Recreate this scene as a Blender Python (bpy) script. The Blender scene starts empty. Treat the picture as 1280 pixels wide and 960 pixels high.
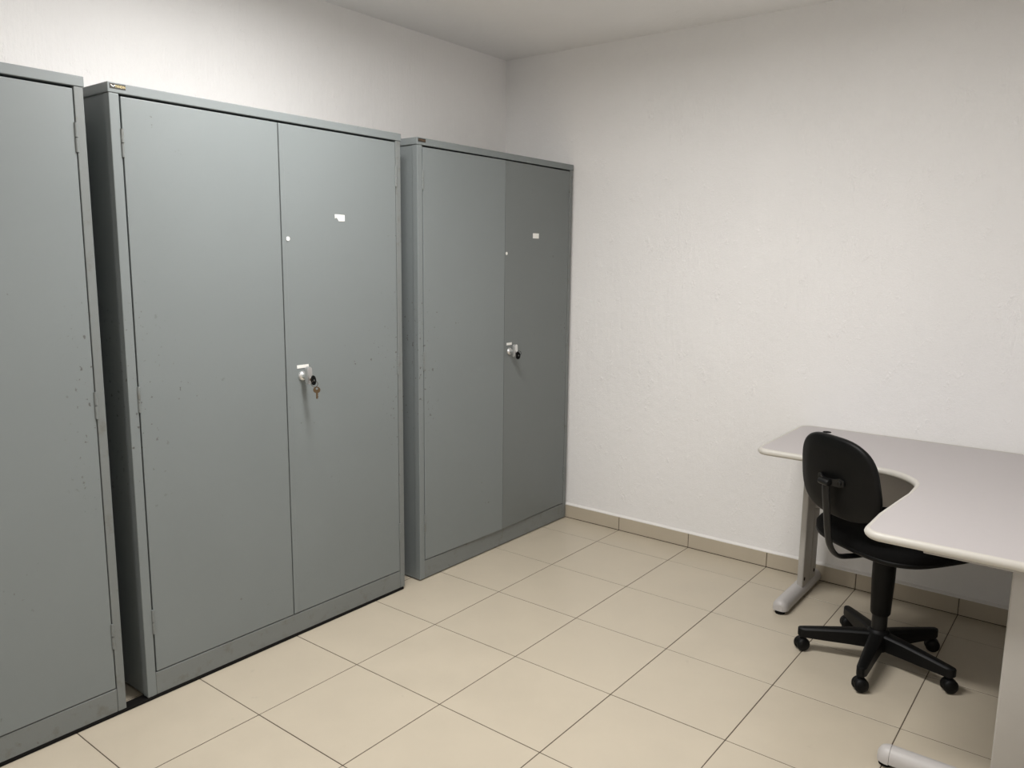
import bpy, bmesh, math, random
from mathutils import Vector, Matrix

random.seed(4)
SC = bpy.context.scene
COL = SC.collection

# ------------------------------------------------------------------ camera
FPX = 984.87
CAM_LOC = Vector((2.121, -3.487, 1.496))
_yaw, _pitch, _roll = math.radians(-37.87), math.radians(-9.028), math.radians(0.653)
_F = Vector((math.cos(_pitch) * math.sin(_yaw), math.cos(_pitch) * math.cos(_yaw), math.sin(_pitch)))
_R0 = Vector((math.cos(_yaw), -math.sin(_yaw), 0))
_U0 = _R0.cross(_F)
_R = _R0 * math.cos(_roll) + _U0 * math.sin(_roll)
_U = -_R0 * math.sin(_roll) + _U0 * math.cos(_roll)
cam = bpy.data.cameras.new('camera')
cam.sensor_fit = 'HORIZONTAL'
cam.sensor_width = 36.0
cam.lens = 36.0 * FPX / 1280.0
cam.clip_start = 0.02
cam_o = bpy.data.objects.new('camera', cam)
COL.objects.link(cam_o)
M4 = Matrix((_R, _U, -_F)).transposed().to_4x4()
M4.translation = CAM_LOC
cam_o.matrix_world = M4
SC.camera = cam_o

# ------------------------------------------------------------------ world + exposure
w = bpy.data.worlds.new('world')
SC.world = w
w.use_nodes = True
w.node_tree.nodes['Background'].inputs['Color'].default_value = (0.5, 0.5, 0.5, 1)
w.node_tree.nodes['Background'].inputs['Strength'].default_value = 0.0
SC.view_settings.view_transform = 'Standard'
SC.view_settings.look = 'None'
SC.view_settings.exposure = 0.0
SC.view_settings.gamma = 1.0
SC.view_settings.use_curve_mapping = False

LAMP_COLOR = (1.0, 0.982, 0.968)
LAMP_POWER = 47.5          # emission strength of the fluorescent lamp and the added fill light
LAMP_AND_FILL = [((0.66, -1.82), 1.24, 0.30), ((0.55, -4.25), 0.62, 0.20)]   # centre (x, y), length in x, width in y; second: added unseen fill light

# room (metres)
XL, XR = -0.843, 2.27
YB, YF = 0.239, -5.30
ZC = 2.619
T = 0.42                  # floor tile pitch

# ------------------------------------------------------------------ materials
def new_mat(name):
    m = bpy.data.materials.new(name)
    m.use_nodes = True
    nt = m.node_tree
    b = nt.nodes['Principled BSDF']
    return m, nt, b

def N(nt, kind, **kw):
    n = nt.nodes.new(kind)
    for k, v in kw.items():
        setattr(n, k, v)
    return n

def noise(nt, vec, scale, detail=3.0, rough=0.5):
    n = N(nt, 'ShaderNodeTexNoise')
    n.inputs['Scale'].default_value = scale
    n.inputs['Detail'].default_value = detail
    n.inputs['Roughness'].default_value = rough
    nt.links.new(vec, n.inputs['Vector'])
    return n.outputs['Fac']

def ramp(nt, fac, p0, p1, c0=0.0, c1=1.0):
    n = N(nt, 'ShaderNodeMapRange')
    n.inputs['From Min'].default_value = p0
    n.inputs['From Max'].default_value = p1
    n.inputs['To Min'].default_value = c0
    n.inputs['To Max'].default_value = c1
    nt.links.new(fac, n.inputs['Value'])
    return n.outputs['Result']

def mixc(nt, fac, a, b):
    n = N(nt, 'ShaderNodeMix', data_type='RGBA')
    if isinstance(fac, float):
        n.inputs['Factor'].default_value = fac
    else:
        nt.links.new(fac, n.inputs['Factor'])
    for s, v in (('A', a), ('B', b)):
        sock = [i for i in n.inputs if i.name == s and i.type == 'RGBA'][0]
        if isinstance(v, tuple):
            sock.default_value = (v[0], v[1], v[2], 1)
        else:
            nt.links.new(v, sock)
    return [o for o in n.outputs if o.type == 'RGBA'][0]

def math_n(nt, op, a, b):
    n = N(nt, 'ShaderNodeMath', operation=op)
    for i, v in enumerate((a, b)):
        if isinstance(v, (int, float)):
            n.inputs[i].default_value = v
        else:
            nt.links.new(v, n.inputs[i])
    return n.outputs[0]

def coords(nt, scale=(1, 1, 1), which='Object'):
    tc = N(nt, 'ShaderNodeTexCoord')
    mp = N(nt, 'ShaderNodeMapping')
    mp.inputs['Scale'].default_value = scale
    nt.links.new(tc.outputs[which], mp.inputs['Vector'])
    return mp.outputs['Vector']

def bump(nt, b, height, strength, dist):
    n = N(nt, 'ShaderNodeBump')
    n.inputs['Strength'].default_value = strength
    n.inputs['Distance'].default_value = dist
    nt.links.new(height, n.inputs['Height'])
    nt.links.new(n.outputs['Normal'], b.inputs['Normal'])

def plain(name, col, rough=0.5, metal=0.0, var=0.06, scale=30.0, bmp=0.0, spec=0.5):
    m, nt, b = new_mat(name)
    v = coords(nt)
    f = noise(nt, v, scale, 4.0)
    d = tuple(c * (1 - var) for c in col)
    l = tuple(min(1, c * (1 + var)) for c in col)
    nt.links.new(mixc(nt, f, d, l), b.inputs['Base Color'])
    b.inputs['Roughness'].default_value = rough
    b.inputs['Metallic'].default_value = metal
    b.inputs['Specular IOR Level'].default_value = spec
    if bmp:
        bump(nt, b, noise(nt, v, scale * 8, 3.0), bmp, 0.001)
    return m

def wall_material(name, col, streak=0.55):
    m, nt, b = new_mat(name)
    v1 = coords(nt, (1, 1, 0.16))
    v2 = coords(nt)
    streaks = noise(nt, v1, 42.0, 6.0, 0.6)
    lumps = noise(nt, v2, 20.0, 5.0, 0.62)
    grit = noise(nt, v2, 130.0, 3.0, 0.6)
    patch = noise(nt, v2, 1.7, 3.0, 0.5)
    h = math_n(nt, 'ADD', math_n(nt, 'MULTIPLY', streaks, streak), math_n(nt, 'MULTIPLY', lumps, 0.45))
    h = math_n(nt, 'ADD', h, math_n(nt, 'MULTIPLY', grit, 0.14))
    blobs = ramp(nt, noise(nt, coords(nt, (1, 1, 0.6)), 19.0, 4.0, 0.7), 0.60, 0.72)
    drips = ramp(nt, noise(nt, coords(nt, (1, 1, 0.10)), 30.0, 3.0, 0.6), 0.62, 0.72)
    h = math_n(nt, 'ADD', h, math_n(nt, 'MULTIPLY', blobs, 0.30))
    h = math_n(nt, 'ADD', h, math_n(nt, 'MULTIPLY', drips, streak * 0.22))
    bump(nt, b, h, 0.42, 0.012)
    c = mixc(nt, ramp(nt, patch, 0.35, 0.65), tuple(x * 0.97 for x in col), col)
    nt.links.new(c, b.inputs['Base Color'])
    b.inputs['Roughness'].default_value = 0.62
    b.inputs['Specular IOR Level'].default_value = 0.3
    return m

def tile_material(name, col):
    m, nt, b = new_mat(name)
    tc = N(nt, 'ShaderNodeTexCoord')
    oi = N(nt, 'ShaderNodeObjectInfo')
    add = N(nt, 'ShaderNodeVectorMath', operation='ADD')
    nt.links.new(tc.outputs['Object'], add.inputs[0])
    nt.links.new(oi.outputs['Location'], add.inputs[1])
    v = add.outputs[0]
    f = noise(nt, v, 5.0, 4.0, 0.55)
    c = mixc(nt, ramp(nt, f, 0.3, 0.7), tuple(x * 0.95 for x in col), tuple(min(1, x * 1.03) for x in col))
    c2 = mixc(nt, ramp(nt, oi.outputs['Random'], 0.0, 1.0, 0.0, 0.5), c, tuple(x * 0.955 for x in col))
    smudge = noise(nt, v, 13.0, 3.0, 0.5)
    c3 = mixc(nt, ramp(nt, smudge, 0.70, 0.80, 0.0, 0.45), c2, tuple(x * 0.62 for x in col))
    nt.links.new(c3, b.inputs['Base Color'])
    nt.links.new(ramp(nt, f, 0.2, 0.8, 0.30, 0.42), b.inputs['Roughness'])
    b.inputs['Specular IOR Level'].default_value = 0.45
    bump(nt, b, noise(nt, v, 9.0, 2.0), 0.05, 0.004)
    return m

def paint_material(name, col, wear=0.0, rough=0.42):
    """old satin cabinet enamel with small chips; wear>0 adds scuffs"""
    m, nt, b = new_mat(name)
    tc = N(nt, 'ShaderNodeTexCoord')
    oi = N(nt, 'ShaderNodeObjectInfo')
    add = N(nt, 'ShaderNodeVectorMath', operation='ADD')
    nt.links.new(tc.outputs['Object'], add.inputs[0])
    nt.links.new(oi.outputs['Location'], add.inputs[1])
    v = add.outputs[0]
    soft = noise(nt, v, 1.6, 3.0, 0.5)
    c = mixc(nt, ramp(nt, soft, 0.3, 0.7), tuple(x * 0.97 for x in col), tuple(x * 1.03 for x in col))
    big = noise(nt, v, 3.1, 2.0, 0.5)
    chips = noise(nt, v, 55.0, 2.0, 0.45)
    mask = math_n(nt, 'MULTIPLY', ramp(nt, big, 0.60, 0.70), ramp(nt, chips, 0.715 - wear * 0.03, 0.75))
    c = mixc(nt, math_n(nt, 'MULTIPLY', mask, 0.75), c, (0.055, 0.047, 0.04))
    sep = N(nt, 'ShaderNodeSeparateXYZ')
    nt.links.new(tc.outputs['Object'], sep.inputs[0])
    edge = ramp(nt, math_n(nt, 'ABSOLUTE', sep.outputs['Y'], 0.0), 0.03, 0.11, 1.0, 0.0)
    band = ramp(nt, math_n(nt, 'ABSOLUTE', math_n(nt, 'SUBTRACT', sep.outputs['Z'], 1.02), 0.0), 0.20, 0.42, 1.0, 0.0)
    chip2 = ramp(nt, noise(nt, v, 62.0, 2.0, 0.45), 0.665, 0.72)
    c = mixc(nt, math_n(nt, 'MULTIPLY', math_n(nt, 'MULTIPLY', edge, band), math_n(nt, 'MULTIPLY', chip2, 0.7)), c, (0.05, 0.04, 0.033))
    if wear:
        sc = noise(nt, v, 17.0, 5.0, 0.65)
        c = mixc(nt, ramp(nt, sc, 0.55, 0.70, 0.0, 0.42 * wear), c, (0.11, 0.095, 0.07))
        ru = noise(nt, v, 31.0, 4.0, 0.7)
        c = mixc(nt, ramp(nt, ru, 0.66, 0.74, 0.0, 0.7 * wear), c, (0.07, 0.042, 0.028))
    nt.links.new(c, b.inputs['Base Color'])
    nt.links.new(ramp(nt, soft, 0.2, 0.8, rough - 0.05, rough + 0.06), b.inputs['Roughness'])
    b.inputs['Specular IOR Level'].default_value = 0.4
    bump(nt, b, noise(nt, v, 2.2, 2.0), 0.25, 0.004)
    return m

WALL = wall_material('rough_white_wall_paint', (0.875, 0.863, 0.852))
CEIL = wall_material('white_ceiling_paint', (0.90, 0.892, 0.882), 0.1)
TILE = tile_material('cream_ceramic_tile', (0.54, 0.477, 0.374))
SKIRT = tile_material('beige_skirting_tile', (0.50, 0.44, 0.345))
GROUT = plain('dark_brown_grout', (0.085, 0.062, 0.043), 0.9, var=0.2)
CAULK = plain('white_paint_bead', (0.82, 0.80, 0.77), 0.55, bmp=0.3)
PAINT = paint_material('grey_cabinet_enamel', (0.195, 0.216, 0.217))
PAINT_SHADE = paint_material('shaded_grey_cabinet_enamel', (0.162, 0.178, 0.176))  # corner cabinet's right door: shade step at the split put into the colour
PAINT_W = paint_material('worn_grey_cabinet_enamel', (0.18, 0.194, 0.190), 1.0)
PAINT_IN = plain('shaded_cabinet_interior', (0.06, 0.065, 0.065), 0.7)  # grey paint inside, its unlit shade put into the colour
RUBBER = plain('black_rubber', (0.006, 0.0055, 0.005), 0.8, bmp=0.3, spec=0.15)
CHROME = plain('worn_chrome', (0.74, 0.74, 0.735), 0.30, 0.85)
NICKEL = plain('brass_key_metal', (0.13, 0.088, 0.048), 0.4, 0.6)
DARKMET = plain('dark_ring_metal', (0.10, 0.08, 0.06), 0.4, 0.8)
STICK = plain('white_sticker', (0.85, 0.84, 0.80), 0.6)
PLAQUE = plain('black_plaque', (0.02, 0.016, 0.010), 0.35)
GOLD = plain('gold_lettering', (0.80, 0.66, 0.33), 0.4)
BRONZE = plain('faded_bronze_lettering', (0.14, 0.085, 0.05), 0.5)
LAMINATE = plain('pale_grey_laminate', (0.49, 0.459, 0.456), 0.42, var=0.015, scale=60)
EDGE = plain('cream_edge_moulding', (0.57, 0.545, 0.495), 0.38, var=0.02)
LEGM = plain('light_grey_steel', (0.42, 0.40, 0.37), 0.42, var=0.03)
LEGCAP = plain('light_grey_plastic', (0.48, 0.46, 0.445), 0.45, var=0.03)
PANEL = plain('grey_panel_laminate', (0.48, 0.455, 0.43), 0.5, var=0.02)
BLACKPL = plain('black_chair_plastic', (0.0035, 0.0035, 0.0034), 0.47, var=0.25, scale=18, bmp=0.25, spec=0.18)
FABRIC = plain('black_chair_fabric', (0.0035, 0.0034, 0.0033), 0.95, var=0.3, scale=120, bmp=0.5, spec=0.15)
BLACKMET = plain('black_painted_steel', (0.006, 0.006, 0.006), 0.38, var=0.1, bmp=0.1, spec=0.35)
HOUSING = plain('white_lamp_housing', (0.75, 0.75, 0.73), 0.5)

def emission(name, col, strength):
    m, nt, b = new_mat(name)
    b.inputs['Base Color'].default_value = (0.8, 0.8, 0.8, 1)
    b.inputs['Emission Color'].default_value = (*col, 1)
    b.inputs['Emission Strength'].default_value = strength
    return m
GLOW = emission('lit_diffuser', LAMP_COLOR, LAMP_POWER)

# ------------------------------------------------------------------ mesh helpers
def link(name, me, mat, parent=None, loc=(0, 0, 0), smooth=False):
    o = bpy.data.objects.new(name, me)
    COL.objects.link(o)
    if mat is not None and len(me.materials) == 0:
        me.materials.append(mat)
    o.location = loc
    if parent is not None:
        o.parent = parent
    if smooth:
        for p in me.polygons:
            p.use_smooth = True
    return o

def to_obj(name, bm, mat, parent=None, loc=(0, 0, 0), smooth=False, autosmooth=None):
    bmesh.ops.recalc_face_normals(bm, faces=bm.faces)
    me = bpy.data.meshes.new(name)
    bm.to_mesh(me)
    bm.free()
    o = link(name, me, mat, parent, loc, smooth)
    if autosmooth is not None:
        for p in me.polygons:
            p.use_smooth = True
        me.set_sharp_from_angle(angle=math.radians(autosmooth))
    return o

def add_box(bm, lo, hi, bevel=0.0, seg=1):
    c = [(a + b) / 2 for a, b in zip(lo, hi)]
    s = [abs(b - a) for a, b in zip(lo, hi)]
    r = bmesh.ops.create_cube(bm, size=1.0, matrix=Matrix.Translation(c) @ Matrix.Diagonal((*s, 1)))
    if bevel:
        es = list({e for v in r['verts'] for e in v.link_edges})
        bmesh.ops.bevel(bm, geom=es, offset=bevel, segments=seg, affect='EDGES', profile=0.5, clamp_overlap=True)

def box(name, lo, hi, mat, parent=None, bevel=0.0, seg=1, loc=(0, 0, 0)):
    bm = bmesh.new()
    add_box(bm, lo, hi, bevel, seg)
    return to_obj(name, bm, mat, parent, loc)

def add_cyl(bm, p0, p1, r0, r1=None, n=20, bevel=0.0):
    r1 = r0 if r1 is None else r1
    p0, p1 = Vector(p0), Vector(p1)
    d = p1 - p0
    q = d.to_track_quat('Z', 'Y').to_matrix().to_4x4()
    m = Matrix.Translation((p0 + p1) / 2) @ q
    r = bmesh.ops.create_cone(bm, cap_ends=True, segments=n, radius1=r0, radius2=r1, depth=d.length, matrix=m)
    if bevel:
        es = [e for v in r['verts'] for e in v.link_edges if len(e.link_faces) == 2 and any(len(f.verts) > 4 for f in e.link_faces)]
        bmesh.ops.bevel(bm, geom=list(set(es)), offset=bevel, segments=2, affect='EDGES', profile=0.5)

def add_lathe(bm, prof, n=28, mat=Matrix.Identity(4)):
    """prof: list of (r, z)"""
    rings = []
    for r, z in prof:
        if r < 1e-6:
            rings.append([bm.verts.new(mat @ Vector((0, 0, z)))])
        else:
            rings.append([bm.verts.new(mat @ Vector((r * math.cos(2 * math.pi * k / n), r * math.sin(2 * math.pi * k / n), z))) for k in range(n)])
    for a, b in zip(rings, rings[1:]):
        for k in range(n):
            k2 = (k + 1) % n
            if len(a) == 1 and len(b) == 1:
                continue
            if len(a) == 1:
                bm.faces.new((a[0], b[k], b[k2]))
            elif len(b) == 1:
                bm.faces.new((a[k], a[k2], b[0]))
            else:
                bm.faces.new((a[k], a[k2], b[k2], b[k]))
    for r in (rings[0], rings[-1]):
        if len(r) > 1:
            bm.faces.new(r)

def add_sweep(bm, path, prof, side=Vector((0, 1, 0))):
    """sweep a 2-D profile [(u along side, v along normal)] along an open path"""
    pts = [Vector(p) for p in path]
    rings = []
    for i, p in enumerate(pts):
        a = pts[max(0, i - 1)]
        b = pts[min(len(pts) - 1, i + 1)]
        t = (b - a).normalized()
        s = (side - t * side.dot(t)).normalized()
        nrm = t.cross(s)
        rings.append([bm.verts.new(p + s * u + nrm * v) for u, v in prof])
    n = len(prof)
    for a, b in zip(rings, rings[1:]):
        for k in range(n):
            bm.faces.new((a[k], a[(k + 1) % n], b[(k + 1) % n], b[k]))
    bm.faces.new(rings[0])
    bm.faces.new(rings[-1])

def smooth_path(pts, n=8):
    """Catmull-Rom through pts"""
    P = [Vector(p) for p in pts]
    P = [P[0] * 2 - P[1]] + P + [P[-1] * 2 - P[-2]]
    out = []
    for i in range(1, len(P) - 2):
        for k in range(n):
            t = k / n
            a, b, c, d = P[i - 1], P[i], P[i + 1], P[i + 2]
            out.append(0.5 * ((2 * b) + (c - a) * t + (2 * a - 5 * b + 4 * c - d) * t * t + (3 * b - a - 3 * c + d) * t ** 3))
    out.append(P[-2])
    return out

def round_poly(pts, n=10):
    """pts: (x, y, radius) closed -> list of (x, y) with filleted corners"""
    out = []
    L = len(pts)
    for i in range(L):
        p = Vector(pts[i][:2])
        a = Vector(pts[i - 1][:2])
        c = Vector(pts[(i + 1) % L][:2])
        r = pts[i][2]
        if r <= 0:
            out.append(tuple(p))
            continue
        d1, d2 = (a - p).normalized(), (c - p).normalized()
        ang = d1.angle(d2)
        t = r / math.tan(ang / 2)
        ctr = p + (d1 + d2).normalized() * (r / math.sin(ang / 2))
        s, e = p + d1 * t - ctr, p + d2 * t - ctr
        a0 = math.atan2(s.y, s.x)
        a1 = math.atan2(e.y, e.x)
        da = (a1 - a0 + math.pi) % (2 * math.pi) - math.pi
        for k in range(n + 1):
            th = a0 + da * k / n
            out.append((ctr.x + r * math.cos(th), ctr.y + r * math.sin(th)))
    return out

def thing(name, label, cat, loc=(0, 0, 0), rz=0.0, group=None):
    o = bpy.data.objects.new(name, None)
    COL.objects.link(o)
    o.empty_display_size = 0.1
    o.location = loc
    o.rotation_euler = (0, 0, rz)
    o['label'] = label
    o['category'] = cat
    if group:
        o['group'] = group
    return o

def struct(o, label, cat):
    o['kind'] = 'structure'
    o['label'] = label
    o['category'] = cat
    return o

# ------------------------------------------------------------------ room shell
TH = 0.12
struct(box('wall_left', (XL - TH, YF - TH, -0.05), (XL, YB + TH, ZC + TH), WALL), 'rough white painted wall behind the grey cabinets', 'wall')
struct(box('wall_back', (XL, YB, -0.05), (XR, YB + TH, ZC + TH), WALL), 'rough white painted wall behind the desk', 'wall')
struct(box('wall_right', (XR, YF - TH, -0.05), (XR + TH, YB + TH, ZC + TH), WALL), 'white painted side wall beyond the desk', 'wall')
struct(box('wall_front', (XL, YF - TH, -0.05), (XR, YF, ZC + TH), WALL), 'white painted wall behind the viewer', 'wall')
struct(box('ceiling', (XL, YF, ZC), (XR, YB, ZC + TH), CEIL), 'plain white ceiling', 'ceiling')
floor = struct(box('floor', (XL, YF, -0.06), (XR, YB, -0.0009), GROUT), 'cream ceramic tile floor with dark joints', 'floor')

JT = 0.0017               # half joint
tile_cache = {}
def tile_mesh(sx, sy):
    k = (round(sx, 4), round(sy, 4))
    if k not in tile_cache:
        bm = bmesh.new()
        add_box(bm, (-sx / 2, -sy / 2, -0.008), (sx / 2, sy / 2, 0.0), 0.0006, 1)
        bmesh.ops.recalc_face_normals(bm, faces=bm.faces)
        me = bpy.data.meshes.new('tile')
        bm.to_mesh(me)
        bm.free()
        me.materials.append(TILE)
        tile_cache[k] = me
    return tile_cache[k]

i0, i1 = math.floor(XL / T), math.ceil(XR / T)
j0, j1 = math.floor(YF / T), math.ceil(YB / T)
for i in range(i0, i1):
    for j in range(j0, j1):
        xa, xb = max(i * T, XL - 0.01), min((i + 1) * T, XR)
        ya, yb = max(j * T, YF), min((j + 1) * T, YB - 0.008)
        xa += JT; xb -= JT; ya += JT; yb -= JT
        if xb - xa < 0.02 or yb - ya < 0.02:
            continue
        if xa < XL:
            xa = XL + 0.001
        o = link('tile', tile_mesh(xb - xa, yb - ya), None, floor, ((xa + xb) / 2, (ya + yb) / 2, random.uniform(-0.0002, 0.0002)))
        o.rotation_euler = (random.uniform(-1, 1) * 0.0004, random.uniform(-1, 1) * 0.0004, 0)

# skirting tiles along the back wall (the visible one) and the left wall
SKH = 0.076
def skirting(name, label, axis):
    if axis == 'x':
        root = struct(box(name, (XL, YB - 0.006, -0.004), (XR, YB, SKH - 0.003), GROUT), label, 'baseboard')
        a, b = XL + 0.01, XR
    else:
        root = struct(box(name, (XL, YF, -0.004), (XL + 0.006, YB - 0.006, SKH - 0.003), GROUT), label, 'baseboard')
        a, b = YF, YB - 0.006
    k = math.floor(a / T)
    while k * T < b:
        s, e = max(a, k * T) + JT, min(b, (k + 1) * T) - JT
        k += 1
        if e - s < 0.02:
            continue
        bm = bmesh.new()
        if axis == 'x':
            add_box(bm, (s, YB - 0.010, 0.0025), (e, YB - 0.004, SKH), 0.001)
        else:
            add_box(bm, (XL + 0.004, s, 0.0025), (XL + 0.010, e, SKH), 0.001)
        to_obj('tile', bm, SKIRT, root)
    bm = bmesh.new()
    prof = [(-0.0, 0.0), (0.0105, 0.0), (0.010, 0.004), (0.006, 0.007), (0.0, 0.012)]
    n = 40
    rings = []
    for q in range(n + 1):
        t = a + (b - a) * q / n
        jz = random.uniform(-0.0008, 0.0008)
        rings.append([bm.verts.new((t, YB - u, SKH + v + jz) if axis == 'x' else (XL + u, t, SKH + v + jz)) for u, v in prof])
    for r, r2 in zip(rings, rings[1:]):
        for q in range(len(prof)):
            bm.faces.new((r[q], r[(q + 1) % 5], r2[(q + 1) % 5], r2[q]))
    bm.faces.new(rings[0]); bm.faces.new(rings[-1])
    to_obj('paint_bead', bm, CAULK, root)
skirting('baseboard_back', 'beige tile skirting under the back wall with white paint bead', 'x')
skirting('baseboard_left', 'beige tile skirting behind the grey cabinets', 'y')

# ------------------------------------------------------------------ ceiling lamp and added fill light
for (lx, ly), ll, lw in LAMP_AND_FILL:
    t = thing('lamp_or_fill', 'long white ceiling light nearer the back wall' if ly > -3 else 'short added fill light on the ceiling behind the viewer', 'lamp', (lx, ly, ZC))
    bm = bmesh.new()
    add_box(bm, (-ll / 2 - 0.02, -lw / 2 - 0.02, -0.022), (ll / 2 + 0.02, lw / 2 + 0.02, 0.0), 0.003)
    for s in (-1, 1):
        add_box(bm, (-ll / 2 - 0.02, s * (lw / 2 + 0.012) - 0.008, -0.042), (ll / 2 + 0.02, s * (lw / 2 + 0.012) + 0.008, -0.02), 0.002)
        add_box(bm, (s * (ll / 2 + 0.012) - 0.008, -lw / 2 - 0.02, -0.042), (s * (ll / 2 + 0.012) + 0.008, lw / 2 + 0.02, -0.02), 0.002)
    to_obj('housing', bm, HOUSING, t)
    bm = bmesh.new()
    vs = [bm.verts.new(p) for p in ((-ll / 2, -lw / 2, -0.030), (-ll / 2, lw / 2, -0.030), (ll / 2, lw / 2, -0.030), (ll / 2, -lw / 2, -0.030))]
    bm.faces.new(vs)
    me = bpy.data.meshes.new('diffuser')
    bm.to_mesh(me); bm.free()
    link('diffuser', me, GLOW, t)

# ------------------------------------------------------------------ steel cabinets
XF = -0.355               # plane of the cabinet fronts
CW, CD, CH = 1.205, 0.45, 2.007

def text_mesh(txt, size, depth):
    cu = bpy.data.curves.new('lettering', 'FONT')
    cu.body = txt
    cu.size = size
    cu.extrude = depth
    cu.align_x = 'LEFT'
    cu.resolution_u = 2
    o = bpy.data.objects.new('lettering_tmp', cu)
    COL.objects.link(o)
    dg = bpy.context.evaluated_depsgraph_get()
    me = bpy.data.meshes.new_from_object(o.evaluated_get(dg))
    bpy.data.objects.remove(o)
    bpy.data.curves.remove(cu)
    return me

def cabinet(y0, width, base, label, tilt_l=0.0, tilt_r=0.0, plaque=None, stickers=(), handle=None, right_paint=None):
    """front faces +x; y0 = left end as seen from the room (smaller y); local y runs 0..width"""
    t = thing('steel_cabinet', label, 'cabinet', (XF, y0, 0.0), 0.0, 'grey two-door steel cabinets along the left wall')
    W = width
    zt = CH - 0.030        # underside of the top cap
    # sides: sheet folded round the front post
    for s in (0, 1):
        ya, yb = (0.003, 0.0055) if s == 0 else (W - 0.0055, W - 0.003)
        box('side_panel', (-CD, ya, base), (-0.030, yb, zt), PAINT, t, 0.0006)
        pa, pb = (0.0, 0.031) if s == 0 else (W - 0.027, W)
        box('front_post', (-0.031, pa, base), (0.0, pb, zt - 0.0006), PAINT_W if s else PAINT, t, 0.0022, 2)
    box('back_panel', (-CD, 0.006, base), (-CD + 0.0015, W - 0.006, zt), PAINT_IN, t)
    box('bottom_panel', (-CD + 0.002, 0.006, 0.080), (-0.032, W - 0.006, 0.083), PAINT_IN, t)
    bm = bmesh.new()
    add_box(bm, (-CD - 0.002, -0.003, zt), (0.002, W + 0.003, CH), 0.0022, 2)
    to_obj('top_cap', bm, PAINT, t)
    box('plinth', (-0.030, 0.0315, base), (-0.0012, W - 0.0275, 0.0915), PAINT_W, t, 0.0012)
    # feet under the carcass
    for fx in (-CD + 0.04, -0.06):
        for fy in (0.05, W - 0.05):
            bm = bmesh.new()
            add_cyl(bm, (fx, fy, 0.0), (fx, fy, base + 0.004), 0.016, 0.016, 12)
            to_obj('foot', bm, RUBBER, t)
    # door leaves
    dz0, dz1 = 0.0955, zt - 0.0075
    ysp = W * 0.497
    doors = []
    for s in (0, 1):
        if s == 0:
            hy, ya, yb = 0.0355, 0.0, ysp - 0.0355 - 0.002
        else:
            hy = W - 0.0300
            ya, yb = -(hy - ysp - 0.001), 0.0
        bm = bmesh.new()
        add_box(bm, (-0.020, ya, dz0), (-0.0005, yb, dz1), 0.0018, 2)
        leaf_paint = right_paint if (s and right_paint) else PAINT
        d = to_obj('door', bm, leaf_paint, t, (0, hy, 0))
        d.rotation_euler = (0, 0, math.radians(tilt_l if s == 0 else tilt_r))
        doors.append((d, hy, ya, yb))
        for hz in (1.832, 1.035, 0.275):
            hgy = hy - 0.0022 if s == 0 else hy + 0.0017
            bm = bmesh.new()
            add_cyl(bm, (0.0005, hgy, hz - 0.042), (0.0005, hgy, hz - 0.001), 0.005, n=12)
            add_cyl(bm, (0.0005, hgy, hz + 0.001), (0.0005, hgy, hz + 0.042), 0.005, n=12)
            to_obj('hinge', bm, PAINT_W, t, autosmooth=40)
    # lapping strip on the right leaf
    d, hy, ya, yb = doors[1]
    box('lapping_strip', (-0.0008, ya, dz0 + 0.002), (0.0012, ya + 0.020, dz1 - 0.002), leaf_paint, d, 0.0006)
    # stickers: (world y, z, width, height, torn)
    for (sy, sz, sw, sh, kind) in stickers:
        ly = sy - y0 - hy
        bm = bmesh.new()
        if kind == 'dot':
            add_cyl(bm, (-0.0006, ly, sz), (0.0019, ly, sz), sw / 2, n=18)
        elif kind == 'torn':
            pts = [(-.5, .5), (.5, .46), (.5, -.46), (-.12, -.5), (-.2, -.22), (-.36, .02), (-.5, -.12)]
            a = [bm.verts.new((0.0007, ly + px * sw, sz + pz * sh)) for px, pz in pts]
            b = [bm.verts.new((-0.0006, ly + px * sw, sz + pz * sh)) for px, pz in pts]
            bm.faces.new(a); bm.faces.new(b[::-1])
            for q in range(len(a)):
                bm.faces.new((a[q], b[q], b[(q + 1) % len(a)], a[(q + 1) % len(a)]))
        else:
            add_box(bm, (-0.0006, ly - sw / 2, sz - sh / 2), (0.0007, ly + sw / 2, sz + sh / 2))
        o = to_obj('sticker', bm, STICK, d)
        o['label'] = 'small white sticker'
    # swivel lock handle on the right leaf
    if handle:
        wy, hz = handle
        ly = wy - y0 - hy
        bm = bmesh.new()
        X = Matrix.Rotation(math.pi / 2, 4, 'Y')
        add_lathe(bm, [(0.0, -0.002), (0.0185, -0.002), (0.0185, 0.004), (0.016, 0.008), (0.0105, 0.012), (0.0095, 0.030), (0.010, 0.033), (0.0, 0.033)], 24, Matrix.Translation((0, ly, hz)) @ X)
        # vertical lever plate with rounded ends at the end of the stem
        pr = []
        for k in range(24):
            a = 2 * math.pi * k / 24
            cy, cz = math.cos(a), math.sin(a)
            pr.append((0.0115 * cy, 0.0115 * cz + (0.027 if cz > 0 else -0.016)))
        f = [bm.verts.new((0.047, ly + u * 0.92, hz + v)) for u, v in pr]
        g = [bm.verts.new((0.045, ly + u, hz + v)) for u, v in pr]
        h = [bm.verts.new((0.031, ly + u, hz + v)) for u, v in pr]
        bm.faces.new(f); bm.faces.new(h[::-1])
        for a, b in ((f, g), (g, h)):
            for q in range(24):
                bm.faces.new((a[q], b[q], b[(q + 1) % 24], a[(q + 1) % 24]))
        o = to_obj('lock_handle', bm, CHROME, d, autosmooth=35)
        o['label'] = 'chrome swivel handle with key lock'
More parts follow.
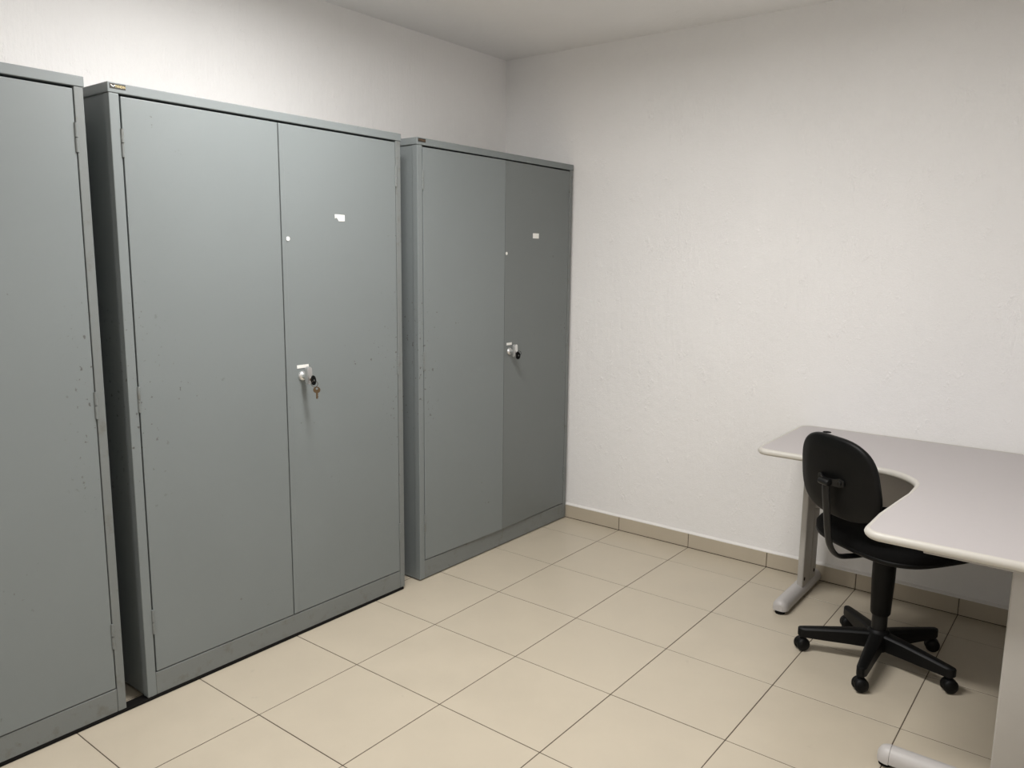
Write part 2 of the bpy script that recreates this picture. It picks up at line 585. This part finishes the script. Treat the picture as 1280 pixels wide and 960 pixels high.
    # maker's plaque on the cap, left end
    if plaque:
        gold, pw, ph = plaque
        p = box('name_plaque', (0.0018, 0.004, CH - 0.004 - ph), (0.0034, 0.004 + pw, CH - 0.004), PLAQUE, t, 0.0004)
        p['label'] = 'small black plaque with gold lettering' if gold else 'small dark plaque with faded lettering'
        me = text_mesh('PANDIN', ph * 0.74, 0.0002)
        me.transform(Matrix(((0, 0, 1, 0.0036), (1, 0, 0, 0), (0, 1, 0, 0), (0, 0, 0, 1))))
        ys = [v.co.y for v in me.vertices]; zs = [v.co.z for v in me.vertices]
        sx = (pw * 0.60) / (max(ys) - min(ys))
        for v in me.vertices:
            v.co.y = (v.co.y - min(ys)) * sx + 0.004 + pw * 0.36
            v.co.z = v.co.z - (min(zs) + max(zs)) / 2 + CH - 0.004 - ph * 0.5
        link('lettering', me, GOLD if gold else BRONZE, p)
        bm = bmesh.new()
        path = [(0.0036, 0.004 + pw * (0.06 + 0.26 * q / 8), CH - 0.004 - ph * (0.28 + 0.42 * math.sin(math.pi * q / 8) * (0.5 + 0.5 * q / 8))) for q in range(9)]
        add_sweep(bm, path, [(-0.0003, -0.0011), (0.0003, -0.0011), (0.0003, 0.0011), (-0.0003, 0.0011)], Vector((1, 0, 0)))
        to_obj('emblem', bm, STICK if gold else BRONZE, p)
    return t, d

C1Y, C2Y, C3Y = -2.362 - CW, -2.289, -0.985
cabinet(C1Y, CW, 0.012, 'grey steel cabinet at the photo\'s left edge, only one door visible',
        tilt_r=0.4, plaque=(True, 0.048, 0.0145))
cab2, door2 = cabinet(C2Y, CW, 0.012, 'grey two-door steel cabinet in the middle with gold-lettered plaque and hanging keys',
        plaque=(True, 0.048, 0.0145),
        stickers=[(-1.416, 1.647, 0.048, 0.026, 'torn'), (-1.663, 1.560, 0.0155, 0, 'dot'), (-1.613, 1.079, 0.054, 0.0125, 'plain')],
        handle=(-1.617, 1.043))
cab3, door3 = cabinet(C3Y, CW, 0.006, 'grey two-door steel cabinet in the corner, its right door darkened to stand for shade',
        tilt_l=-1.3, tilt_r=1.0, right_paint=PAINT_SHADE, plaque=(False, 0.046, 0.0145),
        stickers=[(-0.122, 1.615, 0.052, 0.026, 'plain'), (-0.373, 1.522, 0.0155, 0, 'dot'), (-0.343, 1.068, 0.044, 0.0125, 'plain')],
        handle=(-0.343, 1.030))

# thin black strip under the fronts of the two left cabinets
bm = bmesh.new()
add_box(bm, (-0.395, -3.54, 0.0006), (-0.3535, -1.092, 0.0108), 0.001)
o = to_obj('black_strip', bm, RUBBER)
o['label'] = 'thin black strip on the floor under the two left cabinets'
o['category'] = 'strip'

# ------------------------------------------------------------------ keys
def key(name, label, loc, black, rot=(0, 0, 0), bs=1.0):
    """key hanging in the y-z plane, bow centre at origin, blade down"""
    t = thing(name, label, 'key', loc)
    t.rotation_euler = rot 
    bm = bmesh.new()
    n = 20
    o1, o2 = [], []
    for k in range(n):
        a = 2 * math.pi * k / n
        o1.append((0.0135 * bs * math.cos(a), 0.0125 * math.sin(a) * (1 + (bs - 1) * 0.5)))
        o2.append((0.0042 * math.cos(a), 0.0042 * math.sin(a) + 0.005))
    rings = []
    for x in (0.0014, -0.0014):
        rings.append(([bm.verts.new((x, u, v)) for u, v in o1], [bm.verts.new((x, u, v)) for u, v in o2]))
    for k in range(n):
        k2 = (k + 1) % n
        for a, b in rings:
            bm.faces.new((a[k], a[k2], b[k2], b[k]))
        for q in (0, 1):
            a, b = rings[0][q], rings[1][q]
            bm.faces.new((a[k], a[k2], b[k2], b[k]))
    to_obj('bow', bm, BLACKPL if black else NICKEL, t)
    bm = bmesh.new()
    add_box(bm, (-0.0011, -0.0035, -0.034), (0.0011, 0.0035, -0.010), 0.0004)
    for q, w_ in enumerate((0.0018, 0.001, 0.0022, 0.0012)):
        add_box(bm, (-0.0008, 0.003, -0.017 - q * 0.0045), (0.0008, 0.0035 + w_, -0.0145 - q * 0.0045))
    to_obj('blade', bm, NICKEL, t)
    return t

def ring(name, label, loc, r, rot, mat=None):
    bm = bmesh.new()
    n, m = 24, 8
    vs = [[bm.verts.new(((r + 0.0011 * math.cos(2 * math.pi * b / m)) * math.cos(2 * math.pi * a / n),
                         (r + 0.0011 * math.cos(2 * math.pi * b / m)) * math.sin(2 * math.pi * a / n),
                         0.0011 * math.sin(2 * math.pi * b / m))) for b in range(m)] for a in range(n)]
    for a in range(n):
        for b in range(m):
            bm.faces.new((vs[a][b], vs[(a + 1) % n][b], vs[(a + 1) % n][(b + 1) % m], vs[a][(b + 1) % m]))
    o = to_obj(name, bm, mat or DARKMET, None, loc, smooth=True)
    o.rotation_euler = rot
    o['label'] = label
    o['category'] = 'key ring'
    return o

INLOCK = (Matrix.Rotation(math.radians(90), 3, 'Y') @ Matrix.Rotation(math.radians(90), 3, 'Z')).to_euler()
HX = XF + 0.047           # front face of the lock levers
# middle cabinet: key in the lock (blade into the lever) + ring + loose key
key('cabinet_key', 'black-headed key stuck in the middle cabinet\'s lock handle', (HX + 0.020, -1.617, 1.032), True, INLOCK, 1.4)
ring('key_ring', 'thin metal ring hanging from the key in the middle cabinet\'s lock', (HX + 0.026, -1.617, 1.019), 0.012, (math.radians(90), 0, math.radians(40)))
key('cabinet_key', 'loose brass key dangling on the ring below the middle cabinet\'s lock', (HX + 0.033, -1.613, 0.996), False, (0, 0, math.radians(-38)))
# corner cabinet: key in the lock + cord
key('cabinet_key', 'black-headed key in the corner cabinet\'s lock handle', (HX + 0.020, -0.343, 1.013), True, INLOCK, 1.4)
ring('key_ring', 'dark ring on the key in the corner cabinet\'s lock', (HX + 0.024, -0.343, 1.024), 0.013, (math.radians(60), 0, math.radians(20)), RUBBER)

# ------------------------------------------------------------------ desk
DZ = 0.74
dloc = Vector((1.07, 0.10, 0.0))
desk = thing('corner_desk', 'L-shaped pale grey laminate desk with cream edge and curved inner cutout', 'desk', dloc)
def W2(p):
    return (p[0] - dloc.x, p[1] - dloc.y, p[2])
DXL, DYB, DXR = 0.972, 0.229, 2.19
DYF, DYN, DXI = -0.378, -1.160, 1.588
outline = round_poly([
    (DXL, DYB, 0.055), (DXL + 0.006, DYF, 0.045), (1.607, DYF, 0.185), (1.611, -0.66, 0.0), (1.602, -0.76, 0.0),
    (DXI, -0.95, 0.0), (DXI, DYN, 0.055), (DXR, DYN, 0.03), (DXR, DYB, 0.01)], 10)
def inset(poly, d):
    out = []
    L = len(poly)
    for i in range(L):
        a, p, c = Vector(poly[i - 1]), Vector(poly[i]), Vector(poly[(i + 1) % L])
        t1 = (p - a).normalized() if (p - a).length > 1e-6 else Vector((0, 0))
        t2 = (c - p).normalized() if (c - p).length > 1e-6 else Vector((0, 0))
        t = (t1 + t2).normalized()
        n_ = Vector((-t.y, t.x))
        out.append(tuple(p + n_ * d))
    return out
area = sum(outline[i][0] * outline[(i + 1) % len(outline)][1] - outline[(i + 1) % len(outline)][0] * outline[i][1] for i in range(len(outline)))
SGN = 1.0 if area > 0 else -1.0
inner = inset(outline, 0.008 * SGN)
bm = bmesh.new()
top = [bm.verts.new(W2((p[0], p[1], DZ))) for p in inner]
bot = [bm.verts.new(W2((p[0], p[1], DZ - 0.024))) for p in inner]
bm.faces.new(top); bm.faces.new(bot)
for q in range(len(top)):
    bm.faces.new((top[q], bot[q], bot[(q + 1) % len(top)], top[(q + 1) % len(top)]))
to_obj('worktop', bm, LAMINATE, desk)
prof = [(0.0085, 0.0002), (0.006, 0.0012), (0.001, 0.0006), (-0.004, -0.0045), (-0.0065, -0.0115), (-0.004, -0.019), (0.001, -0.0240), (0.0085, -0.0242)]
bm = bmesh.new()
rings = []
for d_, z_ in prof:
    rings.append([bm.verts.new(W2((p[0], p[1], DZ + z_))) for p in inset(outline, d_ * SGN)])
L = len(outline)
for k in range(len(prof)):
    a, b = rings[k], rings[(k + 1) % len(prof)]
    for q in range(L):
        bm.faces.new((a[q], a[(q + 1) % L], b[(q + 1) % L], b[q]))
to_obj('edge_moulding', bm, EDGE, desk, autosmooth=50)
# cable grommet
bm = bmesh.new()
add_cyl(bm, W2((1.11, 0.130, DZ - 0.003)), W2((1.11, 0.130, DZ + 0.0025)), 0.019, 0.0175, 24, 0.001)
to_obj('cable_grommet', bm, RUBBER, desk)
# modesty panel hung below the far wing
box('modesty_panel', W2((1.10, 0.070, 0.40)), W2((2.10, 0.086, DZ - 0.026)), PANEL, desk, 0.001)

def desk_leg(px, py, along, col_a, col_b, foot_a, foot_b, cc=0.0):
    """T leg: panel column (col_a..col_b along the axis) over a half-round foot; axis 'x' or 'y'"""
    def P(a, c, z):           # a along the axis, c across it
        return W2((px + c, a, z)) if along == 'y' else W2((a, py + c, z))
    def pbox(bm, a0, a1, c0, c1, z0, z1, bev, seg=2):
        p, q = P(a0, c0, z0), P(a1, c1, z1)
        add_box(bm, tuple(min(u, v) for u, v in zip(p, q)), tuple(max(u, v) for u, v in zip(p, q)), bev, seg)
    mid = (col_a + col_b) / 2
    bm = bmesh.new()
    # two rounded uprights with a recessed web between them
    pbox(bm, col_a, mid + 0.012, cc - 0.0135, cc + 0.0135, 0.050, DZ - 0.026, 0.006, 3)
    pbox(bm, mid + 0.019, col_b, cc - 0.0135, cc + 0.0135, 0.050, DZ - 0.026, 0.006, 3)
    pbox(bm, mid, mid + 0.030, cc - 0.007, cc + 0.007, 0.052, DZ - 0.028, 0.0)
    leg = to_obj('leg', bm, LEGM, desk, autosmooth=40)
    # top arm
    bm = bmesh.new()
    lo_, hi_ = min(foot_a, foot_b) + 0.07, max(foot_a, foot_b) - 0.01
    pbox(bm, lo_, hi_, -0.017, 0.017, DZ - 0.056, DZ - 0.0255, 0.003)
    to_obj('top_arm', bm, LEGM, leg)
    # foot: half-round bar
    def footbar(bm, a0, a1, hw, hh, z0):
        n = 10
        pr = [(-hw, z0), (hw, z0)] + [(hw * math.cos(math.pi * k / n), z0 + 0.012 + (hh - 0.012) * math.sin(math.pi * k / n)) for k in range(n + 1)]
        r = []
        for a in (a0, a1):
            r.append([bm.verts.new(P(a, c, z)) for c, z in pr])
        m = len(pr)
        for k in range(m):
            bm.faces.new((r[0][k], r[0][(k + 1) % m], r[1][(k + 1) % m], r[1][k]))
        bm.faces.new(r[0]); bm.faces.new(r[1])
    sgn = 1 if foot_b > foot_a else -1
    bm = bmesh.new()
    footbar(bm, foot_a + sgn * 0.035, foot_b, 0.033, 0.044, 0.018)
    to_obj('foot', bm, LEGCAP, leg, autosmooth=40)
    # rounded end cap
    bm = bmesh.new()
    n, rr = 10, []
    for k in range(7):
        th = math.pi / 2 * k / 6
        a = foot_a + sgn * (0.034 - 0.034 * math.sin(th))
        s = max(0.25, math.cos(th)) ** 0.55
        pr = [(-0.034 * s, 0.016), (0.034 * s, 0.016)] + [(0.034 * s * math.cos(math.pi * q / n), 0.026 + 0.037 * s * math.sin(math.pi * q / n)) for q in range(n + 1)]
        rr.append([bm.verts.new(P(a, c, z)) for c, z in pr])
    m = len(rr[0])
    for a, b in zip(rr, rr[1:]):
        for k in range(m):
            bm.faces.new((a[k], a[(k + 1) % m], b[(k + 1) % m], b[k]))
    bm.faces.new(rr[0]); bm.faces.new(rr[-1])
    to_obj('end_cap', bm, LEGCAP, leg, autosmooth=40)
    for a in (foot_a + sgn * 0.022, foot_b - sgn * 0.03):
        bm = bmesh.new()
        p = P(a, 0, 0)
        add_cyl(bm, (p[0], p[1], 0.0), (p[0], p[1], 0.019), 0.020, 0.022, 16)
        to_obj('glide', bm, RUBBER, leg)
    # black plugs in the column sides
    for side in (-1, 1):
        for a in (col_a + 0.020, col_b - 0.030):
            bm = bmesh.new()
            p, q = P(a, cc + side * 0.0125, 0.088), P(a, cc + side * 0.0147, 0.088)
            add_cyl(bm, p, q, 0.0085, n=14)
            to_obj('bolt_plug', bm, RUBBER, leg)
    return leg

desk_leg(1.075, 0, 'y', -0.035, 0.150, -0.262, 0.215, 0.012)
desk_leg(0, -1.065, 'x', 1.952, 2.14, 1.665, 2.165)
# plain corner post near the back right
bm = bmesh.new()
add_box(bm, W2((2.07, 0.09, 0.0)), W2((2.13, 0.15, DZ - 0.026)), 0.01, 3)
to_obj('leg', bm, LEGM, desk)

# ------------------------------------------------------------------ office chair
CHX, CHY, FACE = 1.505, -0.416, math.radians(57)
chair = thing('office_chair', 'black fabric swivel office chair with five-castor base at the desk', 'chair', (CHX, CHY, 0), FACE)

def superell(th, a, b, e):
    c, s = math.cos(th), math.sin(th)
    return (a * math.copysign(abs(c) ** (2 / e), c), b * math.copysign(abs(s) ** (2 / e), s))

def pad(bm, a, b, e, fr_prof, place, n=56, shape=None):
    """closed pad: fr_prof list of (fraction of outline, height); place(u, v, h)->xyz"""
    rings = []
    for fr, h in fr_prof:
        if fr <= 0:
            rings.append([bm.verts.new(place(0, 0, h))])
            continue
        r = []
        for k in range(n):
            u, v = superell(2 * math.pi * k / n, a * fr, b * fr, e)
            if shape:
                u, v = shape(u, v)
            r.append(bm.verts.new(place(u, v, h)))
        rings.append(r)
    for p, q in zip(rings, rings[1:]):
        for k in range(n):
            k2 = (k + 1) % n
            if len(p) == 1:
                bm.faces.new((p[0], q[k], q[k2]))
            elif len(q) == 1:
                bm.faces.new((p[k], p[k2], q[0]))
            else:
                bm.faces.new((p[k], p[k2], q[k2], q[k]))

# seat
def seat_place(u, v, h):
    return (0.030 + u, v, h + 0.012 - 0.06 * max(0, u) ** 2 + 0.10 * v * v)
bm = bmesh.new()
pad(bm, 0.220, 0.258, 3.2, [(0, .519), (.4, .520), (.7, .521), (.88, .516), (.96, .506), (1.0, .490), (1.0, .472), (.985, .463), (.9, .462), (0, .462)], seat_place)
to_obj('seat', bm, FABRIC, chair, smooth=True)
bm = bmesh.new()
pad(bm, 0.221, 0.259, 3.2, [(0, .464), (.9, .464), (.99, .468), (1.0, .463), (.985, .454), (.9, .444), (.7, .435), (.4, .430), (0, .430)], seat_place)
to_obj('seat_shell', bm, BLACKPL, chair, smooth=True)
# backrest
BZ, BF, REC = 0.745, -0.262, math.radians(9)
def back_place(u, v, h):
    # u across, v up, h towards the sitter
    x = h + 0.55 * u * u
    z = v
    return (BF + x * math.cos(REC) - z * math.sin(REC), u, BZ + x * math.sin(REC) + z * math.cos(REC))
def back_shape(u, v):
    k = 1.0 - 0.08 * (v / 0.15)
    return u * k, v
bm = bmesh.new()
pad(bm, 0.184, 0.147, 3.0, [(0, .040), (.5, .040), (.8, .036), (.93, .026), (1.0, .008), (.98, .002), (0, .002)], back_place, shape=back_shape)
to_obj('backrest', bm, FABRIC, chair, smooth=True)
bm = bmesh.new()
pad(bm, 0.190, 0.152, 3.0, [(0, .004), (.95, .004), (1.0, .006), (1.0, -.001), (.985, -.007), (.94, -.011), (.7, -.013), (.35, -.014), (0, -.014)], back_place, shape=back_shape)
to_obj('backrest_shell', bm, BLACKPL, chair, smooth=True)
# bracket on the back of the shell
bm = bmesh.new()
def bp(u, v, h):
    x, y, z = back_place(0, v, h)
    return Vector((x, u, z))
rows = [(-0.064, 0.009, -0.0135), (-0.048, 0.016, -0.016), (-0.026, 0.012, -0.028), (0.0, 0.012, -0.034), (0.026, 0.012, -0.028), (0.048, 0.016, -0.016), (0.064, 0.009, -0.0135)]
r = []
for u, hv, h in rows:
    r.append([bm.verts.new(bp(u, -0.008 + hv, h)), bm.verts.new(bp(u, -0.008 - hv, h)), bm.verts.new(bp(u, -0.008 - hv, h - 0.006)), bm.verts.new(bp(u, -0.008 + hv, h - 0.006))])
for a, b in zip(r, r[1:]):
    for k in range(4):
        bm.faces.new((a[k], a[(k + 1) % 4], b[(k + 1) % 4], b[k]))
bm.faces.new(r[0]); bm.faces.new(r[-1])
brk = to_obj('backrest_bracket', bm, BLACKMET, chair)
for u in (-0.048, 0.048):
    bm = bmesh.new()
    add_cyl(bm, bp(u, -0.008, -0.018), bp(u, -0.008, -0.027), 0.009, 0.008, 12, 0.0015)
    to_obj('bolt', bm, CHROME if False else BLACKMET, brk)
bm = bmesh.new()
add_cyl(bm, bp(-0.024, -0.008, -0.046), bp(0.024, -0.008, -0.046), 0.012, n=16, bevel=0.002)
to_obj('pivot', bm, BLACKMET, brk, autosmooth=40)
# J-shaped support bar
path = smooth_path([(-0.300, 0, 0.742), (-0.297, 0, 0.69), (-0.285, 0, 0.61), (-0.274, 0, 0.54), (-0.258, 0, 0.484), (-0.222, 0, 0.446), (-0.165, 0, 0.437), (-0.10, 0, 0.436), (-0.02, 0, 0.436)], 6)
bprof = [(0.016 * math.cos(2 * math.pi * k / 12), 0.0085 * math.sin(2 * math.pi * k / 12)) for k in range(12)]
bm = bmesh.new()
add_sweep(bm, path, bprof)
to_obj('backrest_bar', bm, BLACKMET, chair, autosmooth=50)
# mechanism, column
box('seat_plate', (-0.09, -0.075, 0.424), (0.10, 0.075, 0.444), BLACKMET, chair, 0.004, 2)
bm = bmesh.new()
add_lathe(bm, [(0.0, 0.426), (0.041, 0.426), (0.0405, 0.33), (0.038, 0.27), (0.0355, 0.196), (0.032, 0.190), (0.0, 0.190)], 28)
to_obj('column_cover', bm, BLACKPL, chair, autosmooth=40)
bm = bmesh.new()
add_lathe(bm, [(0.0, 0.20), (0.0275, 0.20), (0.0275, 0.11), (0.0, 0.11)], 24)
to_obj('gas_column', bm, BLACKMET, chair, autosmooth=40)
bm = bmesh.new()
add_lathe(bm, [(0.0, 0.132), (0.031, 0.132), (0.040, 0.122), (0.046, 0.100), (0.046, 0.062), (0.038, 0.052), (0.0, 0.052)], 28)
to_obj('base_hub', bm, BLACKPL, chair, autosmooth=40)

# one base arm and one castor, then copies
bm = bmesh.new()
secs = [(0.030, 0.026, 0.060, 0.122), (0.10, 0.023, 0.060, 0.116), (0.20, 0.0195, 0.058, 0.104), (0.262, 0.0175, 0.058, 0.096), (0.279, 0.0125, 0.060, 0.094), (0.285, 0.006, 0.063, 0.091)]
rr = []
for x, hw, z0, z1 in secs:
    c = min(0.009, hw * 0.5)
    rr.append([bm.verts.new((x, y, z)) for y, z in ((-hw, z0), (hw, z0), (hw, z1 - c), (hw - c * 0.6, z1 - c * 0.25), (hw - c * 1.2, z1), (-hw + c * 1.2, z1), (-hw + c * 0.6, z1 - c * 0.25), (-hw, z1 - c))])
for a, b in zip(rr, rr[1:]):
    for k in range(8):
        bm.faces.new((a[k], a[(k + 1) % 8], b[(k + 1) % 8], b[k]))
bm.faces.new(rr[0]); bm.faces.new(rr[-1])
arm0 = to_obj('base_arm', bm, BLACKPL, chair, autosmooth=30)
bm = bmesh.new()
add_cyl(bm, (0, 0, 0.044), (0, 0, 0.064), 0.009, n=14)
add_lathe(bm, [(0.0, 0.052), (0.013, 0.050), (0.021, 0.043), (0.0245, 0.032), (0.0255, 0.026), (0.0, 0.026)], 18)
cast0 = to_obj('caster', bm, BLACKPL, chair, autosmooth=40)
bm = bmesh.new()
add_lathe(bm, [(0.0, 0.004), (0.020, 0.004), (0.0255, 0.007), (0.0262, 0.013), (0.023, 0.020), (0.015, 0.0245), (0.0, 0.026)], 24, Matrix.Rotation(math.pi / 2, 4, 'X'))
bmesh.ops.translate(bm, verts=bm.verts, vec=(0, 0, 0.0262))
wh0 = to_obj('wheel', bm, BLACKPL, cast0, autosmooth=40)
for k, ang in enumerate((-160, -88, -16, 56, 128)):
    a = math.radians(ang) - FACE
    if k == 0:
        arm, cst, wh = arm0, cast0, wh0
    else:
        arm, cst, wh = arm0.copy(), cast0.copy(), wh0.copy()
        for o in (arm, cst, wh):
            COL.objects.link(o)
        arm.parent = chair; cst.parent = chair; wh.parent = cst
    arm.rotation_euler = (0, 0, a)
    cst.location = (0.268 * math.cos(a), 0.268 * math.sin(a), 0)
    cst.rotation_euler = (0, 0, a + (0.5, 2.2, 0.9, -0.6, 1.4)[k])
    w2 = wh.copy()
    COL.objects.link(w2)
    w2.parent = cst
    w2.rotation_euler = (0, 0, math.pi)
